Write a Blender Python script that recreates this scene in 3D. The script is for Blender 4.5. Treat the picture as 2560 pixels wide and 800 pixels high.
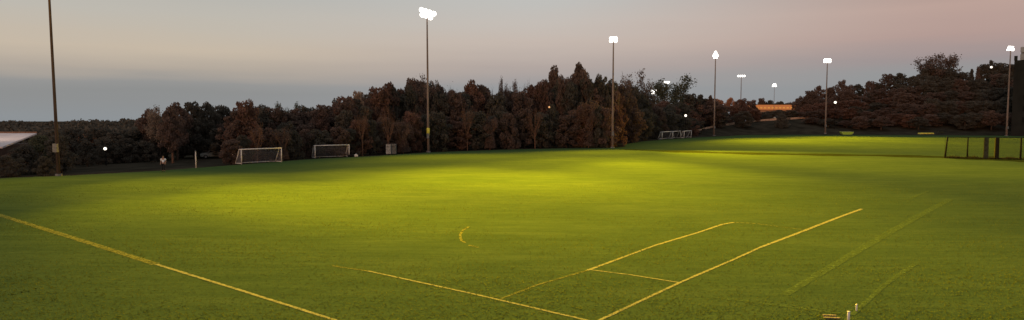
import bpy, math, random
import numpy as np
from mathutils import Vector, Matrix
R = math.radians
random.seed(11); rng = np.random.default_rng(11)
S = bpy.context.scene; COL = S.collection
for o in list(bpy.data.objects): bpy.data.objects.remove(o)

# ---------------------------------------------------------------- camera
F = 1625.0; H = 6.1; HY = 298.0; TH = math.atan((400-HY)/F)
cd = bpy.data.cameras.new('camera'); cam = bpy.data.objects.new('camera', cd); COL.objects.link(cam)
cam.location = (0, 0, H); cam.rotation_euler = (math.pi/2-TH, 0, 0)
cd.sensor_fit = 'HORIZONTAL'; cd.sensor_width = 36; cd.lens = 36*F/2560
cd.clip_start = 0.5; cd.clip_end = 6000
S.camera = cam
S.view_settings.view_transform = 'Standard'; S.view_settings.look = 'None'
S.view_settings.exposure = 0; S.view_settings.gamma = 1; S.view_settings.use_curve_mapping = False

# ---------------------------------------------------------------- dusk sky
W = bpy.data.worlds.new('World'); S.world = W; W.use_nodes = True
nt = W.node_tree; nt.nodes.clear()
def nn(t, **k):
    n = nt.nodes.new(t)
    for a, b in k.items(): setattr(n, a, b)
    return n
def math_(op, a, b=None, clamp=False):
    n = nn('ShaderNodeMath', operation=op, use_clamp=clamp)
    for i, v in enumerate((a, b)):
        if v is None: continue
        if isinstance(v, (int, float)): n.inputs[i].default_value = v
        else: nt.links.new(v, n.inputs[i])
    return n.outputs[0]
def srgb(r, g, b):
    return tuple((c/255/12.92 if c/255 <= .04045 else ((c/255+.055)/1.055)**2.4) for c in (r, g, b)) + (1,)
def ramp(tree, fac, stops):
    n = tree.nodes.new('ShaderNodeValToRGB'); cr = n.color_ramp
    cr.elements[0].position = stops[0][0]; cr.elements[0].color = stops[0][1]
    cr.elements[1].position = stops[-1][0]; cr.elements[1].color = stops[-1][1]
    for p, c in stops[1:-1]:
        e = cr.elements.new(p); e.color = c
    tree.links.new(fac, n.inputs[0]); return n.outputs[0]
tc = nn('ShaderNodeTexCoord'); sep = nn('ShaderNodeSeparateXYZ'); nt.links.new(tc.outputs['Generated'], sep.inputs[0])
X, Y, Z = sep.outputs
mp = nn('ShaderNodeMapping'); mp.inputs['Scale'].default_value = (2.2, 2.2, 26); nt.links.new(tc.outputs['Generated'], mp.inputs[0])
no = nn('ShaderNodeTexNoise'); no.inputs['Scale'].default_value = 1.6; no.inputs['Detail'].default_value = 5; nt.links.new(mp.outputs[0], no.inputs[0])
wob = math_('MULTIPLY', math_('SUBTRACT', no.outputs['Fac'], .52), .024)
el = math_('ADD', Z, wob)                               # sine of the elevation, stirred by thin streaks of cloud
u = math_('DIVIDE', math_('ADD', el, 0.05), 0.65)       # 0.05 below the horizon .. 0.6 above
def up(px_y):                                           # picture row (left as a way to read the photo) to ramp position
    return ((HY-px_y)/F*0.97+.05)/.65
left = ramp(nt, u, [(0, srgb(120,128,134)), (up(300), srgb(142,148,152)), (up(240), srgb(140,143,145)), (up(215), srgb(147,148,149)), (up(188), srgb(176,166,156)),
                    (up(140), srgb(198,184,167)), (up(60), srgb(190,185,176)), (up(0), srgb(180,180,176)), (.6, srgb(165,170,176)), (1, srgb(140,150,165))])
mid = ramp(nt, u, [(0, srgb(120,128,134)), (up(290), srgb(150,154,158)), (up(222), srgb(148,152,157)), (up(200), srgb(160,156,158)), (up(168), srgb(176,164,161)), (up(105), srgb(196,182,174)),
                   (up(50), srgb(196,188,182)), (up(0), srgb(191,190,187)), (.6, srgb(165,170,176)), (1, srgb(140,150,165))])
right = ramp(nt, u, [(0, srgb(110,120,128)), (up(270), srgb(138,146,152)), (up(205), srgb(142,147,152)), (up(165), srgb(152,142,146)), (up(120), srgb(176,150,146)),
                     (up(60), srgb(186,158,150)), (up(0), srgb(170,146,140)), (.6, srgb(150,150,160)), (1, srgb(140,150,165))])
az = math_('DIVIDE', X, math_('MAXIMUM', Y, .2))        # -0.79 .. 0.79 across the view
def mixc(f, a, b):
    m = nn('ShaderNodeMix', data_type='RGBA'); nt.links.new(f, m.inputs[0]); nt.links.new(a, m.inputs[6]); nt.links.new(b, m.inputs[7]); return m.outputs[2]
def sm(v, lo, hi):
    m = nn('ShaderNodeMapRange', interpolation_type='SMOOTHSTEP'); nt.links.new(v, m.inputs[0]); m.inputs[1].default_value = lo; m.inputs[2].default_value = hi; return m.outputs[0]
c1 = mixc(sm(az, -.5, .08), left, mid); c2 = mixc(sm(az, .0, .72), c1, right)
bg = nn('ShaderNodeBackground'); nt.links.new(c2, bg.inputs[0]); bg.inputs[1].default_value = .97
st = nn('ShaderNodeTexSky', sky_type='NISHITA'); st.sun_disc = False; st.sun_elevation = R(2); st.sun_rotation = R(215)
bg2 = nn('ShaderNodeBackground'); nt.links.new(st.outputs[0], bg2.inputs[0]); bg2.inputs[1].default_value = .012
ad = nn('ShaderNodeAddShader'); nt.links.new(bg.outputs[0], ad.inputs[0]); nt.links.new(bg2.outputs[0], ad.inputs[1])
out = nn('ShaderNodeOutputWorld'); nt.links.new(ad.outputs[0], out.inputs[0])

sd = bpy.data.lights.new('sun', 'SUN'); sd.energy = .7; sd.angle = R(12); sd.color = (1, .55, .34)
sun = bpy.data.objects.new('sun', sd); COL.objects.link(sun)
sun.rotation_euler = Vector((.5, .85, -.12)).to_track_quat('-Z', 'Y').to_euler()     # last glow from behind the camera, low

# ---------------------------------------------------------------- helpers
def ray(px, py):
    a = (px-1280)/F; b = (400-py)/F
    return Vector((a, math.cos(TH)+b*math.sin(TH), -math.sin(TH)+b*math.cos(TH)))
def G(px, py, z=0.0):
    d = ray(px, py); t = (z-H)/d.z; return (d.x*t, d.y*t)
def P(px, py, depth):
    d = ray(px, py); t = depth/d.y; return Vector((d.x*t, depth, H+d.z*t))
def tag(o, label=None, cat=None, group=None, kind=None):
    if label: o['label'] = label
    if cat: o['category'] = cat
    if group: o['group'] = group
    if kind: o['kind'] = kind
    return o
def thing(name, label, cat, loc=(0,0,0), rz=0, group=None):
    o = bpy.data.objects.new(name, None); COL.objects.link(o); o.location = loc; o.rotation_euler = (0,0,rz); o.empty_display_size = .3
    return tag(o, label, cat, group)
class MB:
    def __init__(s): s.v = []; s.f = []; s.m = []
    def add(s, vs, fs, mi=0):
        n = len(s.v); s.v += [tuple(v) for v in vs]; s.f += [tuple(i+n for i in f) for f in fs]; s.m += [mi]*len(fs)
    def box(s, x0, x1, y0, y1, z0, z1, mi=0, tw=0, th=0):   # tw/th: top narrower by that much in x / y
        s.add([(x0,y0,z0),(x1,y0,z0),(x1,y1,z0),(x0,y1,z0),(x0+tw,y0+th,z1),(x1-tw,y0+th,z1),(x1-tw,y1-th,z1),(x0+tw,y1-th,z1)],
              [(0,3,2,1),(4,5,6,7),(0,1,5,4),(1,2,6,5),(2,3,7,6),(3,0,4,7)], mi)
    def tube(s, pts, rad, n=8, mi=0, cap=True):
        pts = [Vector(p) for p in pts]; rings = []
        if not hasattr(rad, '__len__'): rad = [rad]*len(pts)
        for i, p in enumerate(pts):
            t = (pts[min(i+1, len(pts)-1)]-pts[max(i-1, 0)]).normalized()
            a = t.orthogonal().normalized() if i == 0 else (a-t*a.dot(t)).normalized()
            b = t.cross(a)
            rings.append([p+(a*math.cos(k*2*math.pi/n)+b*math.sin(k*2*math.pi/n))*rad[i] for k in range(n)])
        vs = [v for r in rings for v in r]; fs = []
        for i in range(len(pts)-1):
            for k in range(n):
                fs.append((i*n+k, i*n+(k+1) % n, (i+1)*n+(k+1) % n, (i+1)*n+k))
        if cap: fs += [tuple(range(n))[::-1], tuple(range((len(pts)-1)*n, len(pts)*n))]
        s.add(vs, fs, mi)
    def sphere(s, c, r, n=12, m=8, sx=1, sy=1, sz=1, mi=0):
        vs = [(c[0], c[1], c[2]-r*sz)]
        for i in range(1, m):
            t = math.pi*i/m
            for k in range(n):
                p = 2*math.pi*k/n
                vs.append((c[0]+r*sx*math.sin(t)*math.cos(p), c[1]+r*sy*math.sin(t)*math.sin(p), c[2]-r*sz*math.cos(t)))
        vs.append((c[0], c[1], c[2]+r*sz)); L = len(vs)-1; fs = []
        for k in range(n): fs.append((0, 1+(k+1) % n, 1+k)); fs.append((L, L-n+k, L-n+(k+1) % n))
        for i in range(m-2):
            for k in range(n):
                a = 1+i*n+k; b = 1+i*n+(k+1) % n; fs.append((a, b, b+n, a+n))
        s.add(vs, fs, mi)
    def mesh(s, name, mats=(), smooth=False):
        me = bpy.data.meshes.new(name); me.from_pydata(s.v, [], s.f)
        for m in (mats if isinstance(mats, (list, tuple)) else [mats]): me.materials.append(m)
        if any(s.m): me.polygons.foreach_set('material_index', s.m)
        if smooth: me.polygons.foreach_set('use_smooth', [True]*len(s.f))
        me.update(); return me
    def build(s, name, mats, parent=None, smooth=False, loc=None):
        o = bpy.data.objects.new(name, s.mesh(name, mats, smooth)); COL.objects.link(o)
        if parent: o.parent = parent
        if loc: o.location = loc
        return o
def copy_tree(o, parent=None):
    c = o.copy(); COL.objects.link(c); c.parent = parent
    for ch in list(o.children): copy_tree(ch, c)
    return c

def mat(name, col, rough=.8, var=.25, scale=3.0, bump=0, metal=0, spec=.3, col2=None, coord='Object', stretch=None, detail=4):
    m = bpy.data.materials.new(name); m.use_nodes = True; t = m.node_tree; b = t.nodes['Principled BSDF']
    b.inputs['Roughness'].default_value = rough; b.inputs['Metallic'].default_value = metal; b.inputs['Specular IOR Level'].default_value = spec
    tc = t.nodes.new('ShaderNodeTexCoord'); n = t.nodes.new('ShaderNodeTexNoise'); n.inputs['Scale'].default_value = scale; n.inputs['Detail'].default_value = detail
    src = tc.outputs[coord]
    if stretch:
        mpn = t.nodes.new('ShaderNodeMapping'); mpn.inputs['Scale'].default_value = stretch; t.links.new(src, mpn.inputs[0]); src = mpn.outputs[0]
    t.links.new(src, n.inputs[0])
    c2 = col2 or tuple(c*(1-var) for c in col); c1_ = tuple(min(1, c*(1+var)) for c in col) if not col2 else col
    o = ramp(t, n.outputs['Fac'], [(.32, (*c2, 1)), (.68, (*c1_, 1))]); t.links.new(o, b.inputs['Base Color'])
    if bump:
        bp = t.nodes.new('ShaderNodeBump'); bp.inputs['Strength'].default_value = bump; t.links.new(n.outputs['Fac'], bp.inputs['Height']); t.links.new(bp.outputs[0], b.inputs['Normal'])
    return m
def emit(name, col, s):
    m = bpy.data.materials.new(name); m.use_nodes = True; t = m.node_tree; b = t.nodes['Principled BSDF']
    b.inputs['Base Color'].default_value = (*col, 1); b.inputs['Emission Color'].default_value = (*col, 1); b.inputs['Emission Strength'].default_value = s
    return m
def leafmat(name, a, b_, scale=.5):
    m = bpy.data.materials.new(name); m.use_nodes = True; t = m.node_tree; b = t.nodes['Principled BSDF']
    b.inputs['Roughness'].default_value = 1; b.inputs['Specular IOR Level'].default_value = 0
    g = t.nodes.new('ShaderNodeNewGeometry'); n = t.nodes.new('ShaderNodeTexNoise'); n.inputs['Scale'].default_value = scale; n.inputs['Detail'].default_value = 3
    t.links.new(g.outputs['Position'], n.inputs[0])
    oi = t.nodes.new('ShaderNodeObjectInfo'); mx = t.nodes.new('ShaderNodeMath'); mx.operation = 'MULTIPLY_ADD'; mx.inputs[1].default_value = .3; mx.inputs[2].default_value = -.15
    t.links.new(oi.outputs['Random'], mx.inputs[0])
    ri = t.nodes.new('ShaderNodeMath'); ri.operation = 'MULTIPLY_ADD'; ri.inputs[1].default_value = .3
    t.links.new(g.outputs['Random Per Island'], ri.inputs[0]); t.links.new(mx.outputs[0], ri.inputs[2])
    s2 = t.nodes.new('ShaderNodeMath'); s2.operation = 'ADD'; t.links.new(n.outputs['Fac'], s2.inputs[0]); t.links.new(ri.outputs[0], s2.inputs[1])
    o = ramp(t, s2.outputs[0], [(.3, (*b_, 1)), (.9, (*a, 1))]); t.links.new(o, b.inputs['Base Color'])
    tl = t.nodes.new('ShaderNodeBsdfTranslucent'); t.links.new(o, tl.inputs[0]); ms = t.nodes.new('ShaderNodeMixShader'); ms.inputs[0].default_value = .4
    t.links.new(b.outputs[0], ms.inputs[1]); t.links.new(tl.outputs[0], ms.inputs[2]); t.links.new(ms.outputs[0], t.nodes['Material Output'].inputs[0])
    return m
def L3(*a): return tuple(a)

M = {}
M['bark'] = mat('bark', (.07,.045,.03), .95, .4, 4, .3)
M['bark_pale'] = mat('bark_pale', (.2,.1,.055), .95, .4, 4, .3)
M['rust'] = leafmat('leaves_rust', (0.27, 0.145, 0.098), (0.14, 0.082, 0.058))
M['brown'] = leafmat('leaves_brown', (0.235, 0.15, 0.108), (0.135, 0.092, 0.069))
M['dark'] = leafmat('leaves_dark', (0.17, 0.14, 0.1), (0.095, 0.082, 0.062))
M['green'] = leafmat('leaves_green', (0.17, 0.16, 0.095), (0.095, 0.095, 0.062))
M['tan'] = leafmat('leaves_tan', (0.5, 0.36, 0.24), (0.24, 0.17, 0.12))
M['orange'] = leafmat('leaves_orange_lit', (.7,.33,.16), (.25,.09,.045), 1.2)  # lamp light on the foliage is put into this brighter leaf colour
M['pole'] = mat('pole_metal', (.25,.18,.14), .85, .3, 1.2, spec=.1, stretch=(3,3,.4))
M['darkpole'] = mat('dark_pole_metal', (.10,.065,.048), .9, .3, 1.2, spec=.05, stretch=(3,3,.4))
M['steel'] = mat('galvanised_steel', (.2,.19,.17), .6, .2, 6, metal=.3)
M['fixture'] = mat('fixture_paint', (.25,.24,.22), .5, .15, 8)
M['lens'] = emit('lamp_lens', (1, .955, .87), 5)
M['dimlens'] = emit('small_lamp_glass', (1, .9, .75), 2.0)
M['darkpost'] = mat('dark_paint', (.014,.012,.011), .9, .3, 6, spec=.05)
M['goalpaint'] = mat('goal_white_paint', (.8,.7,.58), .6, .2, 4)
M['net'] = mat('net_cord', (.30,.26,.23), .9, .2, 5)
M['paint_line'] = None

# ---------------------------------------------------------------- terrain
EDGE = [(-200,452),(0,446),(160,440),(400,427),(600,412),(780,398),(940,390),(1071,381.5),(1250,375),(1400,371.5),(1500,370.5),(1545,369.5),(1562,361),(1600,354.5),(1650,350),(1785,341.5),(1860,337.8),(2000,337),(2360,338.5),(2600,340)]
edge = [G(*p) for p in EDGE]
ea = np.array([p[0]/p[1] for p in edge]); ed = np.array([p[1] for p in edge])
DK = np.array([0, 15, 35, 60, 110, 200, 400, 900, 3000.])
AK = np.array([-.8, -.6, -.35, -.1, .1, .25, .31, .40, .475, .53, .60, .68, .80])
ZK = np.array([
 [0,-.6,-2,-3.4,-5,-7,-9,-10,-12],
 [0,-.3,-1,-2.4,-5,-7,-9,-10,-12],
 [0,-.3,-.8,-1.2,-1.5,-1,-5,-10,-12],
 [0,-.2,-.5,0,1,1,-5,-10,-12],
 [0,0,0,.5,2,1,-5,-10,-12],
 [0,0,.3,.8,1,2,-3,-10,-12],
 [0,1.1,3.2,2.4,2.0,2,0,-10,-12],
 [0,2.2,5.6,4.8,4,4,0,-10,-12],
 [0,2.8,7.2,7.2,7,5,0,-10,-12],
 [0,1.2,6,10,15,14,4,-6,-12],
 [0,1.0,6,12,19,17,8,-6,-12],
 [0,1.0,6,13,22,20,10,-6,-12],
 [0,1.0,6,14,25,24,12,-6,-12]], dtype=float)
def tz(x, y):
    a = x/max(y, 30.0); d = y-np.interp(a, ea, ed)
    if d <= 0: return 0.0
    d = min(d, 2999); a = min(max(a, -.8), .8)
    i = int(np.clip(np.searchsorted(AK, a)-1, 0, len(AK)-2)); t = (a-AK[i])/(AK[i+1]-AK[i])
    z = (1-t)*np.interp(d, DK, ZK[i])+t*np.interp(d, DK, ZK[i+1])
    z += min(d/60, 1)*.5*(math.sin(x*.07+1)+math.cos(y*.055+x*.02))
    return float(z)
def grid_lines(lo, hi, fine_lo, fine_hi, step, grow=1.22):
    a = list(np.arange(fine_lo, fine_hi+.01, step)); s = step; v = a[-1]
    while v < hi: s *= grow; v += s; a.append(v)
    s = step; v = a[0]; pre = []
    while v > lo: s *= grow; v -= s; pre.append(v)
    return pre[::-1]+a
gx = grid_lines(-3500, 3500, -170, 330, 5); gy = grid_lines(-2500, 5000, 30, 420, 5)
b = MB(); vs = []; fs = []
for y in gy:
    for x in gx: vs.append((x, y, tz(x, y)-.03))
nx = len(gx)
for j in range(len(gy)-1):
    for i in range(nx-1): fs.append((j*nx+i, j*nx+i+1, (j+1)*nx+i+1, (j+1)*nx+i))
b.add(vs, fs)
M['ground'] = mat('rough_ground', (.05,.04,.026), 1, .35, .25, .4, detail=8, spec=0)
g = b.build('ground', M['ground'], smooth=True); tag(g, kind='structure')

# lawn ------------------------------------------------------------
def lawn_material():
    m = bpy.data.materials.new('lawn'); m.use_nodes = True; t = m.node_tree; B = t.nodes['Principled BSDF']
    B.inputs['Roughness'].default_value = 1; B.inputs['Specular IOR Level'].default_value = 0
    geo = t.nodes.new('ShaderNodeNewGeometry')
    def noise(scale, det, stretch=(1,1,1), rot=0, rough=.55):
        mp = t.nodes.new('ShaderNodeMapping'); mp.inputs['Scale'].default_value = stretch; mp.inputs['Rotation'].default_value = (0,0,rot)
        t.links.new(geo.outputs['Position'], mp.inputs[0]); n = t.nodes.new('ShaderNodeTexNoise')
        n.inputs['Scale'].default_value = scale; n.inputs['Detail'].default_value = det; n.inputs['Roughness'].default_value = rough
        t.links.new(mp.outputs[0], n.inputs[0]); return n.outputs['Fac']
    big = noise(.06, 5, (1, 2.2, 1)); patch = noise(.55, 6, (.5, 1.3, 1), .4, .65); fine = noise(9, 8, rough=.75); streak = noise(.8, 7, (.22, 2.6, 1), .25, .7)
    def mx(a, b_, f):
        n = t.nodes.new('ShaderNodeMix'); n.data_type = 'FLOAT'; n.inputs[0].default_value = f; t.links.new(a, n.inputs[2]); t.links.new(b_, n.inputs[3]); return n.outputs[0]
    clump = noise(2.6, 9, (.55, 1.7, 1), .15, .72)
    k = mx(mx(big, patch, .55), mx(mx(fine, clump, .7), streak, .5), .55)
    c = ramp(t, k, [(.36, (.044,.077,.026,1)), (.5, (.067,.107,.033,1)), (.64, (.098,.141,.042,1))])
    t.links.new(c, B.inputs['Base Color'])
    bp = t.nodes.new('ShaderNodeBump'); bp.inputs['Strength'].default_value = .6; bp.inputs['Distance'].default_value = .06
    t.links.new(mx(fine, clump, .6), bp.inputs['Height']); t.links.new(bp.outputs[0], B.inputs['Normal'])
    return m
M['lawn'] = lawn_material()
def strip_mesh(pts, wid, z, name, m, kind='structure', wob=.0):
    b = MB(); n = len(pts); vs = []
    for i in range(n):
        p = Vector(pts[i]).to_2d(); q = Vector(pts[min(i+1, n-1)]).to_2d()-Vector(pts[max(i-1, 0)]).to_2d(); q.normalize(); nrm = Vector((-q.y, q.x))
        w = wid[i] if hasattr(wid, '__len__') else wid
        zz = z(p) if callable(z) else z
        o = nrm*random.uniform(-wob, wob)
        a_ = p+nrm*w/2+o; b_ = p-nrm*w/2+o; vs += [(a_.x, a_.y, zz), (b_.x, b_.y, zz)]
    b.add(vs, [(2*i, 2*i+1, 2*i+3, 2*i+2) for i in range(n-1)])
    o = b.build(name, m)
    if kind: tag(o, kind=kind)
    return o
def dense(p, q, n): return [(p[0]+(q[0]-p[0])*i/n, p[1]+(q[1]-p[1])*i/n) for i in range(n+1)]
poly = []
for i in range(len(edge)-1):
    for k, p in enumerate(dense(edge[i], edge[i+1], 24)[:-1]):
        poly.append((p[0], p[1]+random.uniform(-.35, .35)))
poly += [edge[-1], (400, 200), (400, -120), (-300, -120), (-300, edge[0][1])]
b = MB(); b.add([(x, y, .02) for x, y in poly], [tuple(range(len(poly)))[::-1]])
tag(b.build('lawn', M['lawn']), kind='structure')
M['shade_grass'] = mat('shade_strip_grass', (.034,.045,.010), 1, .4, .8, 1, detail=8, stretch=(.5,1.5,1), spec=0)  # darker grass colour paints in the shadow stripe between the two fields
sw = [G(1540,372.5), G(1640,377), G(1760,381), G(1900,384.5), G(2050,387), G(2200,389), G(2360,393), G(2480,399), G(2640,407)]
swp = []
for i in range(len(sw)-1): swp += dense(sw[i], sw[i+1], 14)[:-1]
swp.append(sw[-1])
strip_mesh(swp, [min(1, .15+i/25)*(6.4+1.8*math.sin(i*.35)+random.uniform(-.5,.5)) for i in range(len(swp))], .026, 'shade_strip', M['shade_grass'])
# wheel-worn verge beyond the lawn edge, at the foot of the wood
M['path'] = mat('sandy_stone', (.55,.33,.2), .95, .3, 1.5)
cr = [(1722,318),(1780,314.5),(1860,308.5),(1935,302),(1975,299),(2010,297),(2050,292.5)]
pp = []
for i in range(len(cr)-1):
    for t_ in range(8):
        px = cr[i][0]+(cr[i+1][0]-cr[i][0])*t_/8; a_ = (px-1280)/F*1.0045; d_ = np.interp(a_, ea, ed)+34
        pp.append((a_*d_, d_))
b = MB(); vs = []
for q in pp:
    z_ = tz(*q); vs += [(q[0], q[1]-.2, z_-.3), (q[0], q[1]-.2, z_+.62), (q[0], q[1]+.2, z_+.62), (q[0], q[1]+.2, z_-.3)]
b.add(vs, [(4*i+k, 4*i+k+1, 4*i+k+5, 4*i+k+4) for i in range(len(pp)-1) for k in range(3)]+[(0,1,2,3), tuple(len(vs)-4+k for k in (3,2,1,0))])
tag(b.build('low_wall', M['path']), 'long low sandy wall running along the crest of the dark slope', 'wall')

# ---------------------------------------------------------------- painted pitch lines
def line_material(name, c, cover):
    m = bpy.data.materials.new(name); m.use_nodes = True; t = m.node_tree; B = t.nodes['Principled BSDF']
    B.inputs['Roughness'].default_value = 1; B.inputs['Base Color'].default_value = (*c, 1); B.inputs['Specular IOR Level'].default_value = 0
    geo = t.nodes.new('ShaderNodeNewGeometry'); n = t.nodes.new('ShaderNodeTexNoise'); n.inputs['Scale'].default_value = 5; n.inputs['Detail'].default_value = 8; n.inputs['Roughness'].default_value = .7
    t.links.new(geo.outputs['Position'], n.inputs[0])
    r = ramp(t, n.outputs['Fac'], [(cover-.16, (0,0,0,1)), (cover+.16, (1,1,1,1))])
    tr = t.nodes.new('ShaderNodeBsdfTransparent'); mx = t.nodes.new('ShaderNodeMixShader')
    t.links.new(r, mx.inputs[0]); t.links.new(tr.outputs[0], mx.inputs[1]); t.links.new(B.outputs[0], mx.inputs[2])
    t.links.new(mx.outputs[0], t.nodes['Material Output'].inputs[0]); return m
M['line'] = line_material('line_paint', (.36,.35,.12), .38)
M['line_worn'] = line_material('worn_line_paint', (.21,.22,.05), .42)
M['old_line'] = line_material('old_faded_line', (.12,.18,.046), .50)
def lanes(px_pts, w0, w1, m, n=60, z=.03, name='pitch_line', wob=.008):
    g_ = [G(*p) for p in px_pts]; pts = []
    for i in range(len(g_)-1): pts += dense(g_[i], g_[i+1], n)[:-1]
    pts.append(g_[-1]); N = len(pts)
    return strip_mesh(pts, [(w0+(w1-w0)*i/N)*random.uniform(.85,1.15) for i in range(N)], z, name, m, wob=wob)
lanes([(-60,522),(0,539),(180,595),(390,662)], .42, .34, M['line_worn'])
lanes([(390,662),(600,727),(830,800),(900,822)], .15, .12, M['line'], z=.031)
lanes([(830,666),(925,680)], .10, .12, M['line_worn'])
lanes([(920,679),(1190,738),(1460,801),(1520,816)], .11, .12, M['line'], z=.031)
lanes([(1480,812),(1505,800),(1600,755),(1700,708),(1830,652),(1900,620)], .12, .12, M['line'], z=.0315)
lanes([(1900,620),(2000,582),(2100,543),(2155,523)], .16, .22, M['line'], z=.0312)
lanes([(2155,523),(2040,513),(1900,506)], .12, .08, M['old_line'])
lanes([(1250,750),(1340,715),(1470,677)], .10, .14, M['line_worn'], z=.0305)
lanes([(1470,677),(1640,614),(1750,581),(1805,562),(1835,557)], .14, .17, M['line'], z=.0305)
lanes([(1835,557),(1890,560),(1960,569),(2030,578)], .16, .08, M['line_worn'])
lanes([(1468,675),(1585,690),(1702,709)], .09, .10, M['line'], z=.0322)
lanes([(1172,568),(1158,576),(1150,588),(1153,602),(1163,608)], .13, .13, M['line_worn'], n=10)
lanes([(1172,614),(1196,620)], .14, .12, M['line_worn'], n=10)
lanes([(2375,500),(2290,545),(2160,620),(2050,685),(1960,740)], .5, .3, M['old_line'])
lanes([(2320,480),(2270,500)], .3, .25, M['old_line'])
lanes([(2290,660),(2210,715),(2130,790)], .22, .14, M['old_line'])
lanes([(1780,745),(1900,760),(2040,778),(2100,786)], .1, .16, M['old_line'])

# ---------------------------------------------------------------- trees
LEAFQ = np.array([(-.5,-.35,0),(.5,-.35,0.1),(.5,.35,0),(-.5,.35,.1)])
def leaves_mesh(name, centers, sizes, m):
    n = len(centers); q = rng.normal(size=(n, 3)); q[:, 2] *= .8; q /= np.linalg.norm(q, axis=1)[:, None]
    h = rng.normal(size=(n, 3)); u_ = np.cross(q, h); u_ /= np.linalg.norm(u_, axis=1)[:, None]; w = np.cross(q, u_)
    v = centers[:, None, :]+(LEAFQ[None, :, 0:1]*u_[:, None, :]+LEAFQ[None, :, 1:2]*w[:, None, :]+LEAFQ[None, :, 2:3]*q[:, None, :])*sizes[:, None, None]
    me = bpy.data.meshes.new(name); me.vertices.add(n*4); me.vertices.foreach_set('co', v.reshape(-1).astype(np.float32))
    me.loops.add(n*4); me.loops.foreach_set('vertex_index', np.arange(n*4, dtype=np.int32)); me.polygons.add(n)
    me.polygons.foreach_set('loop_start', np.arange(0, n*4, 4, dtype=np.int32)); me.polygons.foreach_set('loop_total', np.full(n, 4, dtype=np.int32))
    me.materials.append(m); me.update(); me.validate(); return me
def limb_tree(b, p, d, length, r, depth, tips, spread=.55, up_=.12):
    n = 3; pts = [Vector(p)]; dv = Vector(d).normalized()
    for i in range(n):
        dv = (dv+Vector((random.uniform(-.18,.18), random.uniform(-.18,.18), up_*random.random()))).normalized(); pts.append(pts[-1]+dv*length/n)
    b.tube(pts, [r, r*.85, r*.7, r*.5], 5 if depth > 1 else 3, cap=False)
    if depth == 0: tips.append(pts[-1]); return
    if depth <= 1: tips += pts[2:]
    for k in range(random.choice((3, 4)) if depth > 1 else 4):
        ax = Vector((random.uniform(-1,1), random.uniform(-1,1), random.uniform(-.3,.8)))
        nd = (dv+ax*spread).normalized(); s = pts[random.choice((2,3,3))]
        limb_tree(b, s, nd, length*random.uniform(.55,.8), r*.5, depth-1, tips, spread, up_)
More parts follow.
